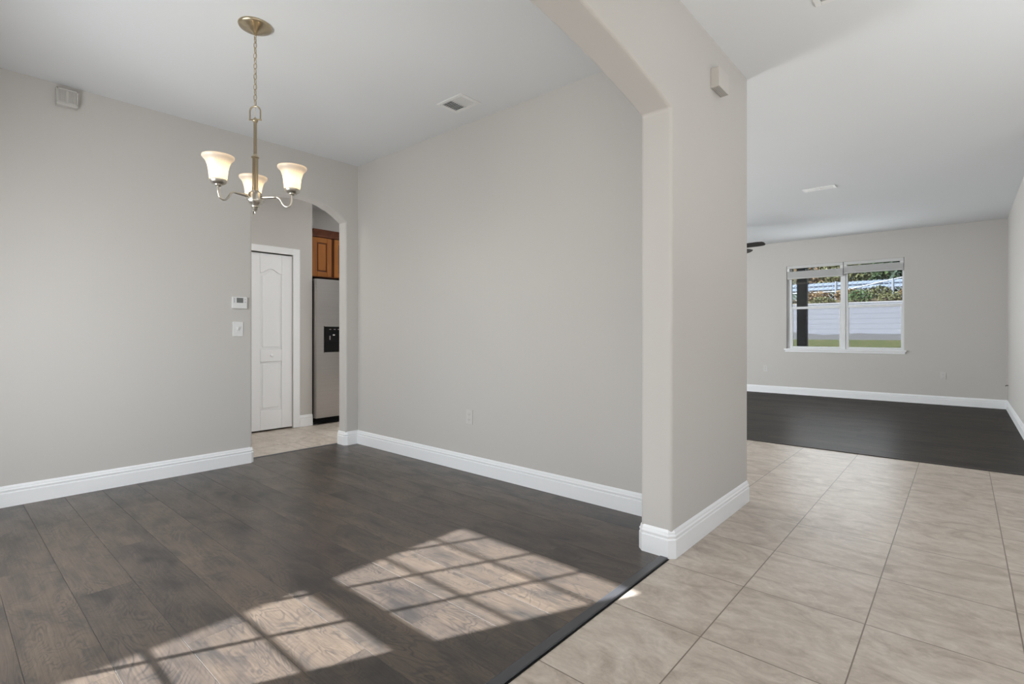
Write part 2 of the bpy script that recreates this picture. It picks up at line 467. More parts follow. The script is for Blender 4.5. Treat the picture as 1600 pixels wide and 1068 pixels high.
# thresholds
b = MB(); b.prism([(-1.143, 0.0), (-1.099, 0.0), (-1.099, 0.005), (-1.103, 0.0085), (-1.138, 0.0085), (-1.143, 0.0055)], 'Y', -1.6, YJ - 0.014)
struct(b.build('trim_1', M_STRIP))
struct(MB().box(-1.099, -1.0925, -1.6, YJ - 0.015, 0.0, 0.003).build('trim_2', M_BLACK))
b = MB(); b.prism([(XL2 - 0.03, 0), (XL2 + 0.012, 0), (XL2 + 0.012, 0.0055), (XL2 - 0.008, 0.0105), (XL2 - 0.028, 0.008)], 'Y', 1.872, 2.738)
struct(b.build('trim_3', M_STRIP))
b = MB(); b.prism([(YD - 0.02, 0), (YD + 0.02, 0), (YD + 0.02, 0.0055), (YD, 0.010), (YD - 0.018, 0.007)], 'X', -6.7, XLW)
struct(b.build('trim_4', plain('threshold_brown', (0.03, 0.024, 0.02), 0.4)))

# ------------------------------------------------------------------ ceiling
struct(MB().prism([(-6.9, -0.58), (-1.26, -0.58), (-1.26, -1.9), (3.2, -1.9), (3.2, 10.75), (-6.9, 10.75)], 'Z', ZC, ZC + 0.12).build('ceiling', M_CEIL))

# ------------------------------------------------------------------ walls
def rounded(o, wd=0.018):
    md = o.modifiers.new('bullnose', 'BEVEL'); md.width = wd; md.segments = 4
    md.limit_method = 'ANGLE'; md.angle_limit = math.radians(60)
    md.use_clamp_overlap = True
    for f in o.data.polygons: f.use_smooth = False
    return o
# left wall with arched passage to the kitchen
c, half = (1.856 + 2.754) / 2, (2.754 - 1.856) / 2
ZT = ZC + 0.06
pts = [(YF - 0.06, 0), (1.856, 0)] + arc(c, half, 2.235, 0.165, 18)[::-1] + [(2.754, 0), (YR + 0.03, 0), (YR + 0.03, ZT), (YF - 0.06, ZT)]
struct(rounded(MB().prism(pts, 'X', XL2, XL).build('wall_left', M_WALL)))
# right dining wall: a deep block up to the living room
struct(rounded(MB().box(XL2, XJ + 0.05, YR, YR2, 0, ZT).build('wall_right', M_WALL), 0.012))
# arch wall between dining room and hall
pts = [(-1.6, 0), (-0.30, 0)] + arc(1.07, 1.37, 2.244, 0.17, 30)[::-1] + [(YJ, 0), (YR2, 0), (YR2, ZT), (-1.6, ZT)]
struct(rounded(MB().prism(pts, 'X', XJ, XH).build('wall_arch', M_WALL)))

def wall_y(name, y0, y1, x0, x1, holes, mat=M_WALL):      # wall in a constant-Y plane with holes (xa,xb,za,zb)
    b = MB(); xs = sorted({x0, x1, *[h[0] for h in holes], *[h[1] for h in holes]})
    for xa, xb in zip(xs, xs[1:]):
        hs = sorted([h for h in holes if h[0] <= xa and h[1] >= xb], key=lambda h: h[2])
        z = 0.0
        for h in hs:
            if h[2] > z: b.box(xa, xb, y0, y1, z, h[2])
            z = h[3]
        if z < ZC: b.box(xa, xb, y0, y1, z, ZC)
    bmesh.ops.remove_doubles(b.bm, verts=b.bm.verts, dist=1e-5)
    return struct(b.build(name, mat))
# window wall of the living room
WX0, WX1, WZ0, WZ1 = -2.455, -0.715, 0.845, 2.372
wall_y('wall_window', YW, YW + 0.2, -6.9, XLW + 0.2, [(WX0, WX1, WZ0, WZ1)])
struct(MB().box(XLW, XLW + 0.15, YD - 0.1, YW, 0, ZC).build('wall_living_right', M_WALL))
struct(MB().box(XLW + 0.15, 2.35, YD - 0.1, YD + 0.05, 0, ZC).build('wall_study_back', M_WALL))
# study side wall with a wide unseen opening added for the fill light
b = MB(); b.box(2.2, 2.35, -1.9, 0.5, 0, ZC).box(2.2, 2.35, 2.7, YD - 0.1, 0, ZC).box(2.2, 2.35, 0.5, 2.7, 0, 0.7).box(2.2, 2.35, 0.5, 2.7, 2.3, ZC)
struct(b.build('wall_study', M_WALL))
# entry wall with an unseen door opening added for the fill light
wall_y('wall_entry', -1.75, -1.6, XJ, 2.35, [(-0.6, 1.0, 0.02, 2.45)])
# kitchen and living room outer wall with patio door opening placed to suit the fill light
b = MB(); b.box(-6.85, -6.70, -1.9, 4.7, 0, ZC).box(-6.85, -6.70, 6.5, YW, 0, ZC).box(-6.85, -6.70, 4.7, 6.5, 2.2, ZC)
struct(b.build('wall_patio', M_WALL))
# sliding patio door in that opening
b = MB(); xd = -6.78
for y0, y1 in ((4.7, 4.76), (5.56, 5.64), (6.44, 6.5)): b.box(xd - 0.03, xd + 0.03, y0, y1, 0.02, 2.2)
b.box(xd - 0.03, xd + 0.03, 4.7, 6.5, 0.0, 0.05).box(xd - 0.03, xd + 0.03, 4.7, 6.5, 2.14, 2.2)
pd = struct(b.build('door_2', M_VINYL))
MB().box(xd - 0.003, xd + 0.003, 4.76, 5.56, 0.05, 2.14).build('door_glass', M_CLEAR, pd)
MB().box(xd + 0.004, xd + 0.010, 5.64, 6.44, 0.05, 2.14).build('door_glass', M_CLEAR, pd)
# dining front wall with window
DX0, DX1, DZ0, DZ1 = -3.49, -2.272, 0.58, 2.065
wall_y('wall_front', YF - 0.06, YF + 0.045, XL2, XJ, [(DX0 - 0.09, DX1 + 0.09, DZ0 - 0.09, DZ1 + 0.12)])
wall_y('wall_kitchen_front', -0.60, -0.45, -6.7, XL2, [(-5.9, -4.95, 1.0, 2.1)])

# exterior: garage wing beside the front window, whose eave cuts off the sun
GX = -2.15 - 0.601 * 2.6
struct(MB().box(GX - 3.0, GX, -6.5, YF - 0.08, -0.1, 2.6).build('wall_garage', M_STUCCO))

# dining window (behind the camera): two sashes with muntins
b = MB()
yg = YF
zm0, zm1 = 1.306, 1.393
b.box(DX0 - 0.09, DX0, yg - 0.02, yg + 0.02, DZ0 - 0.09, DZ1 + 0.12).box(DX1, DX1 + 0.09, yg - 0.02, yg + 0.02, DZ0 - 0.09, DZ1 + 0.12)
b.box(DX0, DX1, yg - 0.02, yg + 0.02, DZ0 - 0.09, DZ0).box(DX0, DX1, yg - 0.02, yg + 0.02, DZ1, DZ1 + 0.12)
b.box(DX0, DX1, yg - 0.02, yg + 0.02, zm0, zm1)
wf = struct(b.build('window_2', M_VINYL))
mt = MB()
for x in (-3.19, -2.875, -2.573): mt.box(x - 0.010, x + 0.010, yg - 0.006, yg + 0.006, DZ0, DZ1)
for z in (0.83, 1.085, 1.633, 1.892): mt.box(DX0, DX1, yg - 0.005, yg + 0.005, z - 0.008, z + 0.008)
mt.build('muntins', M_VINYL, wf)
MB().box(DX0, DX1, yg - 0.002, yg + 0.002, DZ0, DZ1).build('window_glass', M_CLEAR, wf)

# ------------------------------------------------------------------ baseboards
PROF = [(0, 0), (0.016, 0), (0.016, 0.092), (0.0125, 0.096), (0.0125, 0.103), (0.0145, 0.107), (0.0145, 0.112), (0.010, 0.118), (0.0085, 0.128), (0.004, 0.136), (0.0, 0.139)]
def baseboard(name, path, prof=PROF):
    """path: (x,y) with the room on the right-hand side"""
    pts = [Vector((p[0], p[1])) for p in path]; n = len(pts)
    offs = []
    for i in range(n):
        d0 = (pts[i] - pts[i-1]).normalized() if i else None
        d1 = (pts[i+1] - pts[i]).normalized() if i < n-1 else None
        if d0 is None: d0 = d1
        if d1 is None: d1 = d0
        n0 = Vector((d0.y, -d0.x)); n1 = Vector((d1.y, -d1.x))
        m = (n0 + n1); m = m / max(1e-6, m.dot(n0)) if m.length > 1e-6 else n0
        offs.append(m)
    b = MB(); rings = []
    for p, o in zip(pts, offs):
        rings.append([b.bm.verts.new((p.x + o.x*d, p.y + o.y*d, z + 0.001)) for d, z in prof])
    k = len(prof)
    for a, c2 in zip(rings, rings[1:]):
        for j in range(k):
            b.bm.faces.new([a[j], a[(j+1) % k], c2[(j+1) % k], c2[j]])
    b.bm.faces.new(rings[0]); b.bm.faces.new(rings[-1][::-1])
    return struct(b.build(name, M_TRIM))
def outer(cx, cy, dirs, r=0.020):
    """chamfered outside corner"""
    (ax, ay), (bx, by) = dirs
    return [(cx + ax*r, cy + ay*r), (cx + bx*r, cy + by*r)]
path = [(XL, YF + 0.045), ] + outer(XL, 1.856, ((0, -1), (-1, 0))) + [(XL2 + 0.0, 1.856)]
baseboard('baseboard_left', path)
path = [(XL2, 2.754)] + outer(XL, 2.754, ((-1, 0), (0, 1))) + [(XL, YR), (XJ, YR)] \
     + outer(XJ, YJ, ((0, 1), (1, 0))) + outer(XH, YJ, ((-1, 0), (0, 1))) + outer(XH, YR2, ((0, -1), (-1, 0))) + [(-3.0, YR2)]
baseboard('baseboard_right', path)
baseboard('baseboard_window', [(-6.70, YW), (XLW, YW), (XLW, YD + 0.0)])

# ------------------------------------------------------------------ kitchen
XP = -5.99
YPE = 3.106
b = MB(); b.box(XP - 0.12, XP, -0.45, 1.86, 0, ZC).box(XP - 0.12, XP, 2.862, YPE, 0, ZC).box(XP - 0.12, XP, 1.86, 2.862, 2.056, ZC)
struct(b.build('wall_pantry', M_WALL))
struct(MB().box(-6.70, XP - 0.12, YPE - 0.12, YPE, 0, ZC).build('wall_pantry_return', M_WALL))
baseboard('baseboard_pantry', [(XP, 2.945), (XP, YPE), (XP - 0.05, YPE)][0:2])
# pantry bifold door, two leaves in a cased opening
def leaf(y0, y1, parent, name):
    x0, x1 = XP - 0.045, XP - 0.012
    z0, z1 = 0.018, 2.042
    b = MB()
    # slab built as a frame with two sunk, raised-field panels
    pa, pb = y0 + 0.125, y1 - 0.125
    l0, l1, u0, u1, rise = 0.24, 0.80, 0.94, 1.815, 0.052
    n = 30
    top = [(pa + (pb - pa)*i/n, u1 + rise*0.5*(1 - math.cos(2*math.pi*i/n))) for i in range(n+1)]
    b.box(x0, x1, y0, pa, z0, z1); b.box(x0, x1, pb, y1, z0, z1)
    b.box(x0, x1, pa, pb, z0, l0); b.box(x0, x1, pa, pb, l1, u0)
    b.prism([(pb, z1), (pa, z1)] + top, 'X', x0, x1)
    b.box(x0, x1 - 0.010, pa, pb, l0, l1)
    b.prism([(pb, u0), (pa, u0)] + top, 'X', x0, x1 - 0.010)
    ins = 0.028
    def field(outline):
        cy = sum(p[0] for p in outline)/len(outline); cz = sum(p[1] for p in outline)/len(outline)
        return outline
    b.prism([(pa+ins, l0+ins), (pb-ins, l0+ins), (pb-ins, l1-ins), (pa+ins, l1-ins)], 'X', x1 - 0.012, x1 - 0.002)
    t2 = [(pa + ins + (pb - pa - 2*ins)*i/n, u1 - ins + rise*0.5*(1 - math.cos(2*math.pi*i/n))) for i in range(n+1)]
    b.prism([(pb-ins, u0+ins), (pa+ins, u0+ins)] + t2, 'X', x1 - 0.012, x1 - 0.002)
    return b.build(name, M_TRIM, parent, bevel=0.004, seg=2, angle=40)
b = MB()
for y0, y1, z1 in ((2.866, 2.945, 2.13), (1.78, 1.857, 2.13)):
    b.box(XP, XP + 0.014, y0, y1, 0, z1)
b.box(XP, XP + 0.014, 1.857, 2.866, 2.055, 2.13)
b.box(XP - 0.12, XP, 2.8625, 2.869, 0, 2.055)
dr = struct(b.build('door_1', M_TRIM, None, bevel=0.004))
lf = leaf(2.366, 2.861, dr, 'door_leaf')
leaf(1.862, 2.361, dr, 'door_leaf')
MB().lathe([(0.008, 0), (0.008, 0.018), (0.017, 0.024), (0.018, 0.032), (0.010, 0.038)], (XP - 0.012, 2.61, 0.87), 16, axis='X').build('door_knob', M_TRIM, lf, smooth=True)

# refrigerator
FX0, FX1, FY0, FY1 = -6.63, -5.985, 3.115, 4.02
fr = empty('refrigerator', (-6.3, 3.57, 0), 'stainless side-by-side refrigerator with black sides beyond the arched kitchen passage', 'refrigerator')
MB().box(FX0, FX1, FY0 + 0.004, FY1, 0.03, 1.775).build('cabinet_body', M_BLACK, fr, bevel=0.006)
XD = -5.925
ym = 3.512
def fdoor(y0, y1, z0, z1):
    b = MB(); r = 0.018
    b.prism([(FX1 + 0.004, y0), (XD - r, y0), (XD - 0.005, y0 + r*0.35), (XD, y0 + r), (XD, y1 - r), (XD - 0.005, y1 - r*0.35), (XD - r, y1), (FX1 + 0.004, y1)], 'Z', z0, z1)
    return b
d1 = fdoor(FY0, ym - 0.004, 0.085, 1.795).build('freezer_door', M_STEEL, fr, bevel=0.003)
d2 = fdoor(ym + 0.004, FY1, 0.085, 1.795).build('fridge_door', M_STEEL, fr, bevel=0.003)
for yy, p in ((ym - 0.018, d1), (ym + 0.045, d2)):
    b = MB(); b.tube([(XD - 0.002, yy, 0.62), (XD + 0.035, yy, 0.64), (XD + 0.045, yy, 0.70), (XD + 0.045, yy, 1.50), (XD + 0.035, yy, 1.56), (XD - 0.002, yy, 1.58)], 0.011, 10)
    if p is d2: b.build('handle', M_STEEL, p, smooth=True)
# dispenser
dz0, dz1, dy0, dy1 = 0.892, 1.210, 3.230, 3.470
b = MB(); b.box(XD - 0.002, XD + 0.006, dy0, dy1, dz0, dz1)
dp = b.build('water_dispenser', M_BLACK, d1, bevel=0.004)
b = MB(); b.box(XD + 0.0055, XD + 0.007, dy0 - 0.006, dy0, dz0 - 0.006, dz1 + 0.006).box(XD + 0.0005, XD + 0.007, dy1, dy1 + 0.006, dz0 - 0.006, dz1 + 0.006)
b.box(XD + 0.0005, XD + 0.007, dy0 - 0.006, dy1 + 0.006, dz1, dz1 + 0.006).box(XD + 0.0005, XD + 0.007, dy0 - 0.006, dy1 + 0.006, dz0 - 0.006, dz0)
b.box(XD + 0.0005, XD + 0.007, dy0 - 0.006, dy0, dz0 - 0.006, dz1 + 0.006)
b.build('bezel', M_STEEL, d1)
M_GREYB = plain('button_grey', (0.22, 0.20, 0.20), 0.4)
for y in (dy0 + 0.075, dy0 + 0.135, dy0 + 0.190):
    MB().box(XD + 0.006, XD + 0.0075, y - 0.012, y + 0.012, dz1 - 0.040, dz1 - 0.030).build('button', M_GREYB, d1)
MB().box(XD + 0.006, XD + 0.012, dy0 + 0.110, dy0 + 0.135, dz1 - 0.112, dz1 - 0.098).build('nozzle', M_WHITE, d1)
MB().box(XD + 0.006, XD + 0.010, dy0 + 0.062, dy0 + 0.078, dz1 - 0.165, dz1 - 0.115).build('paddle', M_GREYB, d1)
b = MB(); b.box(XD - 0.06, XD - 0.045, FY0 + 0.02, FY1 - 0.02, 0.015, 0.080)
for k in range(4): b.box(XD - 0.045, XD - 0.035, FY0 + 0.03, FY1 - 0.03, 0.018 + k*0.016, 0.026 + k*0.016)
b.build('kick_grille', M_BLACK, fr)
for y in (FY0 + 0.05, FY1 - 0.05):
    MB().lathe([(0.018, 0.0), (0.018, 0.02), (0.008, 0.022), (0.008, 0.05)], (XD - 0.085, y, 0.0), 14).build('foot', M_GREYB, fr)

# cabinet over the refrigerator
cb = empty('wall_cabinet', (-6.35, 3.57, 1.825), 'brown wooden double-door cabinet on the wall above the refrigerator', 'cabinet')
CX = -6.012
MB().box(-6.69, CX - 0.022, 3.112, 4.03, 1.825, 2.335).build('carcass', M_CABD, cb)
def cdoor(y0, y1):
    z0, z1 = 1.832, 2.318
    x0, x1 = CX - 0.020, CX
    st = 0.062
    b = MB()
    b.box(x0, x1, y0, y0 + st, z0, z1).box(x0, x1, y1 - st, y1, z0, z1).box(x0, x1, y0 + st, y1 - st, z0, z0 + st).box(x0, x1, y0 + st, y1 - st, z1 - st, z1)
    d = b.build('cabinet_door', M_CAB, cb, bevel=0.004)
    g = MB(); g.box(x0, x1 - 0.010, y0 + st - 0.001, y1 - st + 0.001, z0 + st - 0.001, z1 - st + 0.001); g.build('panel_groove', M_CABD, d)
    p = MB(); q = 0.016
    p.box(x1 - 0.011, x1 - 0.002, y0 + st + q, y1 - st - q, z0 + st + q, z1 - st - q); p.build('raised_panel', M_CAB, d, bevel=0.007)
    return d
cdoor(3.000 + 0.118, 3.376); cdoor(3.412, 3.97)
b = MB(); b.prism([(CX - 0.02, 2.325), (CX + 0.004, 2.325), (CX + 0.006, 2.350), (CX + 0.022, 2.372), (CX + 0.045, 2.395), (CX + 0.050, 2.412), (CX - 0.02, 2.412)], 'Y', 3.112, 4.03)
b.build('crown_moulding', M_CABD, cb)
struct(MB().box(-6.70, -6.66, YPE, 4.6, 0, ZC).build('wall_kitchen_back', M_WALL))

# ------------------------------------------------------------------ wall devices (dining side)
# thermostat on left wall
th = empty('thermostat', (XL, 1.742, 1.385), 'white rectangular digital thermostat on the wall left of the kitchen passage', 'thermostat')
MB().box(XL, XL + 0.024, 1.688, 1.806, 1.335, 1.434).build('housing', M_WHITE, th, bevel=0.004)
MB().box(XL + 0.023, XL + 0.0255, 1.720, 1.773, 1.383, 1.425).build('screen', M_LCD, th)
MB().box(XL + 0.023, XL + 0.0252, 1.696, 1.708, 1.383, 1.422).build('button', plain('button_light', (0.55, 0.55, 0.56), 0.5), th)
MB().box(XL + 0.023, XL + 0.0252, 1.784, 1.796, 1.408, 1.418).build('button', bpy.data.materials['button_light'], th)
MB().box(XL + 0.023, XL + 0.0252, 1.784, 1.796, 1.386, 1.396).build('button', bpy.data.materials['button_light'], th)
# light switch
sw = empty('light_switch', (XL, 1.735, 1.16), 'white toggle light switch plate below the thermostat', 'light switch')
MB().box(XL, XL + 0.007, 1.696, 1.780, 1.098, 1.222).build('wall_plate', M_WHITE, sw, bevel=0.003)
MB().box(XL + 0.006, XL + 0.0085, 1.722, 1.752, 1.128, 1.192).build('switch_frame', M_WHITE, sw, bevel=0.001)
MB().prism([(XL + 0.008, 1.145), (XL + 0.011, 1.145), (XL + 0.022, 1.172), (XL + 0.018, 1.180), (XL + 0.008, 1.172)], 'Y', 1.731, 1.743).build('toggle', M_WHITE, sw)
# outlets
def outlet(name, loc, normal, label):
    e = empty(name, loc, label, 'outlet', None)
    ux = Vector((1, 0, 0))
    def bx(mb, u0, u1, d0, d1, z0, z1):
        x, y, z = loc
        if normal == '-Y': mb.box(x + u0, x + u1, y - d1, y - d0, z + z0, z + z1)
        return mb
    bx(MB(), -0.036, 0.036, 0.0, 0.006, -0.058, 0.058).build('wall_plate', M_OUT, e, bevel=0.002)
    for s in (-1, 1):
        r = bx(MB(), -0.017, 0.017, 0.005, 0.008, s*0.021 - 0.014, s*0.021 + 0.014).build('receptacle', M_OUT, e, bevel=0.003)
        m = MB()
        bx(m, -0.009, -0.006, 0.0078, 0.0084, s*0.021 - 0.004, s*0.021 + 0.006); bx(m, 0.006, 0.009, 0.0078, 0.0084, s*0.021 - 0.004, s*0.021 + 0.006)
        bx(m, -0.002, 0.002, 0.0078, 0.0084, s*0.021 - 0.010, s*0.021 - 0.006)
        m.build('slots', M_SLOT, r)
    m = MB(); bx(m, -0.003, 0.003, 0.0055, 0.0072, -0.003, 0.003); m.build('screw', M_OUT, e)
M_OUT = plain('outlet_white', (0.635, 0.615, 0.59), 0.4)
M_SLOT = plain('slot_grey', (0.25, 0.24, 0.23), 0.6)
outlet('power_outlet', (-2.995, YR, 0.448), '-Y', 'white outlet low on the dining room wall between kitchen arch and hall arch')
outlet('power_outlet', (-0.226, YW, 0.459), '-Y', 'white outlet on the far wall right of and below the window')
outlet('power_outlet', (-2.817, YW, 0.464), '-Y', 'faint white outlet on the far wall left of the window, beside the column edge')
# door chime box high on left wall
ch = empty('door_chime', (XL, 0.64, 2.73), 'off-white ribbed door chime box high on the left dining wall', 'chime')
MB().box(XL, XL + 0.048, 0.568, 0.682, 2.672, 2.788).build('cover', M_OFFW, ch, bevel=0.004)
b = MB()
for y0, y1 in ((0.580, 0.622), (0.630, 0.672)):
    for k in range(5): b.box(XL + 0.047, XL + 0.052, y0 + (y1-y0)*k/5 + 0.0015, y0 + (y1-y0)*(k+1)/5 - 0.0015, 2.700, 2.774)
b.build('grille_ribs', plain('chime_ribs', (0.52, 0.50, 0.475), 0.55), ch)
b = MB(); b.box(XL + 0.047, XL + 0.053, 0.570, 0.577, 2.690, 2.786).box(XL + 0.047, XL + 0.053, 0.674, 0.681, 2.690, 2.786).box(XL + 0.047, XL + 0.053, 0.570, 0.681, 2.778, 2.786).box(XL + 0.047, XL + 0.053, 0.570, 0.681, 2.686, 2.694)
b.build('raised_rim', M_OFFW, ch)
# sensor box on the arch wall, hall side
sb = empty('sensor_box', (XH, 3.04, 2.58), 'small wall-coloured rectangular box high on the hall side of the column', 'sensor')
MB().box(XH, XH + 0.050, 2.958, 3.120, 2.528, 2.640).build('housing', plain('sensor_beige', (0.60, 0.575, 0.54), 0.55), sb, bevel=0.003)
b = MB()
for k in range(5):
    b.box(XH + 0.006 + k*0.009, XH + 0.009 + k*0.009, 2.966, 3.112, 2.5262, 2.529)
b.build('underside_grille', plain('sensor_grille', (0.36, 0.345, 0.325), 0.6), sb)
# cable stub on living room right wall
cs = empty('cable_stub', (XLW, 10.253, 0.376), 'tiny dark cable end poking out of the right living room wall', 'cable')
MB().lathe([(0.016, 0.0), (0.016, 0.003), (0.006, 0.004)], (XLW - 0.004, 10.253, 0.376), 14, axis='X').build('grommet', M_WALL, cs)
MB().tube([(XLW, 10.253, 0.376), (XLW - 0.02, 10.253, 0.376), (XLW - 0.035, 10.248, 0.368)], 0.006, 8).build('cable', plain('cable_brown', (0.05, 0.04, 0.035), 0.5), cs)

# ------------------------------------------------------------------ ceiling vents
def vent(name, x0, x1, y0, y1, label, four_way=True, cols=None):
    e = empty(name, ((x0+x1)/2, (y0+y1)/2, ZC), label, 'vent')
    f = 0.030
    b = MB(); t = 0.008
    z0, z1 = ZC - t, ZC
    b.box(x0, x0+f, y0, y1, z0, z1).box(x1-f, x1, y0, y1, z0, z1).box(x0+f, x1-f, y0, y0+f, z0, z1).box(x0+f, x1-f, y1-f, y1, z0, z1)
    b.build('frame', M_VENT, e, bevel=0.003)
    MB().box(x0+f, x1-f, y0+f, y1-f, ZC - 0.0015, ZC - 0.0005).build('duct_opening', M_DUCT, e)
    X0, X1, Y0, Y1 = x0+f, x1-f, y0+f, y1-f
    if four_way:
        xm = (X0 + X1) / 2
        def slatx(y, a, bb): 
            m = MB(); m.prism([(y - 0.0045, ZC - 0.008), (y - 0.0025, ZC - 0.009), (y + 0.0045, ZC - 0.002), (y + 0.0030, ZC - 0.0015)], 'X', a, bb); m.build('louver', M_VENT, e)
        def slaty(x, a, bb):
            m = MB(); m.prism([(x - 0.0045, ZC - 0.008), (x - 0.0025, ZC - 0.009), (x + 0.0045, ZC - 0.002), (x + 0.0030, ZC - 0.0015)], 'Y', a, bb); m.build('louver', M_VENT, e)
        n = 8
        for k in range(n): slatx(Y0 + (Y1 - Y0)*(k + 0.5)/n, X0, xm - 0.004)
        for k in range(6): slaty(xm + 0.006 + (X1 - xm - 0.006)*(k + 0.5)/6, Y0, Y1)
        MB().box(xm - 0.004, xm + 0.003, Y0, Y1, ZC - 0.009, ZC - 0.001).build('divider', M_VENT, e)
        m = MB(); m.box(x0 + 0.004, x0 + 0.020, y0 + 0.02, y0 + 0.026, ZC - 0.013, ZC - 0.007); m.build('damper_lever', M_VENT, e)
    else:
        ym = (Y0 + Y1) / 2
        n = 5
        for k in range(n):
            y = Y0 + (Y1 - Y0)*(k + 0.5)/n
            m = MB(); m.prism([(y - 0.010, ZC - 0.002), (y - 0.009, ZC - 0.001), (y + 0.009, ZC - 0.009), (y + 0.007, ZC - 0.010)], 'X', X0, X1); m.build('louver', M_VENT, e)
        for xx in ((X0 + X1)/2,):
            MB().box(xx - 0.004, xx + 0.004, Y0, Y1, ZC - 0.012, ZC - 0.001).build('divider', M_VENT, e)
vent('ceiling_vent', -2.930, -2.665, 2.487, 2.690, 'square white supply vent with angled louvers in the dining room ceiling')
vent('ceiling_vent', -1.425, -1.095, 6.825, 6.965, 'slim white ceiling vent ahead of the far window', False)
vent('ceiling_vent', -0.575, -0.305, 2.790, 3.050, 'white ceiling vent cut off by the top edge above the hall')

# ------------------------------------------------------------------ chandelier
CXc, CYc = -2.941, 1.194
chd = empty('chandelier', (CXc, CYc, 1.80), 'antique brass three-light chandelier with frosted bell shades hanging in the dining room', 'chandelier')
smooth_angle(MB().lathe([(0.004, ZC-0.052), (0.012, ZC-0.050), (0.020, ZC-0.040), (0.036, ZC-0.036), (0.044, ZC-0.028), (0.060, ZC-0.024), (0.068, ZC-0.016), (0.082, ZC-0.012), (0.086, ZC-0.004), (0.086, ZC-0.0005)], (CXc, CYc, 0), 40).build('canopy', M_BRASS, chd), 50)
# proportions from the photo (metres above floor)
Z = lambda v: 1.12 + (521.2 - v) / 283.0
zl0 = Z(165)   # top loop
MB().tube([(CXc + 0.012*math.cos(a), CYc, ZC - 0.062 + 0.012*math.sin(a)) for a in [2*math.pi*k/14 for k in range(14)]], 0.0025, 8, True).build('hanging_loop', M_BRASS, chd, smooth=True)
n_links = 13
zt, zb = ZC - 0.066, zl0 + 0.005
L = (zt - zb) / n_links
for k in range(n_links):
    zc = zt - L*(k + 0.5); a0 = 0 if k % 2 else math.pi/2
    pts = []
    hl, r = L*0.5 + 0.0022, 0.0085
    for j in range(16):
        a = 2*math.pi*j/16
        u = r*math.cos(a)*1.0; v = hl*math.sin(a)
        pts.append((CXc + u*math.cos(a0 + 0.6), CYc + u*math.sin(a0 + 0.6), zc + v))
    MB().tube(pts, 0.0021, 7, True).build('chain_link', M_BRASS, chd, smooth=True)
MB().tube([(CXc + 0.003*math.sin(k*1.3), CYc + 0.003*math.cos(k*1.3), zt - (zt - Z(186))*k/24) for k in range(25)], 0.0015, 6).build('cord', plain('cord_gold', (0.55, 0.45, 0.30), 0.5), chd, smooth=True)
# top bow (U-shaped bracket)
zb0, zb1 = Z(186), Z(165)
bow = []
dx, dy = 0.751, 0.660
for k in range(13):
    a = math.pi*k/12
    bow.append((CXc + dx*0.029*math.cos(a), CYc + dy*0.029*math.cos(a), zb1 - 0.028 + 0.028*math.sin(a)))
bow = [(CXc + dx*0.033, CYc + dy*0.033, zb0 - 0.004), (CXc + dx*0.029, CYc + dy*0.029, zb0 + 0.004)] + bow + [(CXc - dx*0.029, CYc - dy*0.029, zb0 + 0.004), (CXc - dx*0.033, CYc - dy*0.033, zb0 - 0.004)]
MB().tube(bow, 0.0042, 8).build('top_bow', M_BRASS, chd, smooth=True)
bwb = MB(); bwb.tube([(CXc + dx*0.032, CYc + dy*0.032, zb0), (CXc - dx*0.032, CYc - dy*0.032, zb0)], 0.0042, 8); bwb.lathe([(0.012, zb0 - 0.014), (0.015, zb0 - 0.006), (0.010, zb0 + 0.004), (0.006, zb0 + 0.010)], (CXc, CYc, 0), 18)
bwb.build('bow_base', M_BRASS, chd, smooth=True)
smooth_angle(MB().lathe([(0.0085, Z(243)), (0.0085, zb0 - 0.012)], (CXc, CYc, 0), 16).build('stem', M_BRASS, chd))
smooth_angle(MB().lathe([(0.0150, Z(303)), (0.0165, Z(300)), (0.0165, Z(294)), (0.0148, Z(290)), (0.0148, Z(247)), (0.020, Z(246)), (0.020, Z(244.5)), (0.012, Z(242.5)), (0.009, Z(240))], (CXc, CYc, 0), 24).build('column', M_BRASS, chd))
smooth_angle(MB().lathe([(0.016, Z(297)), (0.034, Z(301.5)), (0.035, Z(304)), (0.035, Z(312)), (0.045, Z(312.5)), (0.045, Z(314)), (0.034, Z(318)), (0.022, Z(321)), (0.020, Z(323))][::-1], (CXc, CYc, 0), 30).build('hub', M_NICKEL, chd))
smooth_angle(MB().lathe([(0.003, Z(333)), (0.006, Z(331)), (0.004, Z(329)), (0.013, Z(327)), (0.017, Z(325)), (0.013, Z(323)), (0.020, Z(321.5))], (CXc, CYc, 0), 20).build('finial', M_NICKEL, chd))
ang0 = math.atan2(CYc, CXc) + math.radians(3)
RA = 0.205
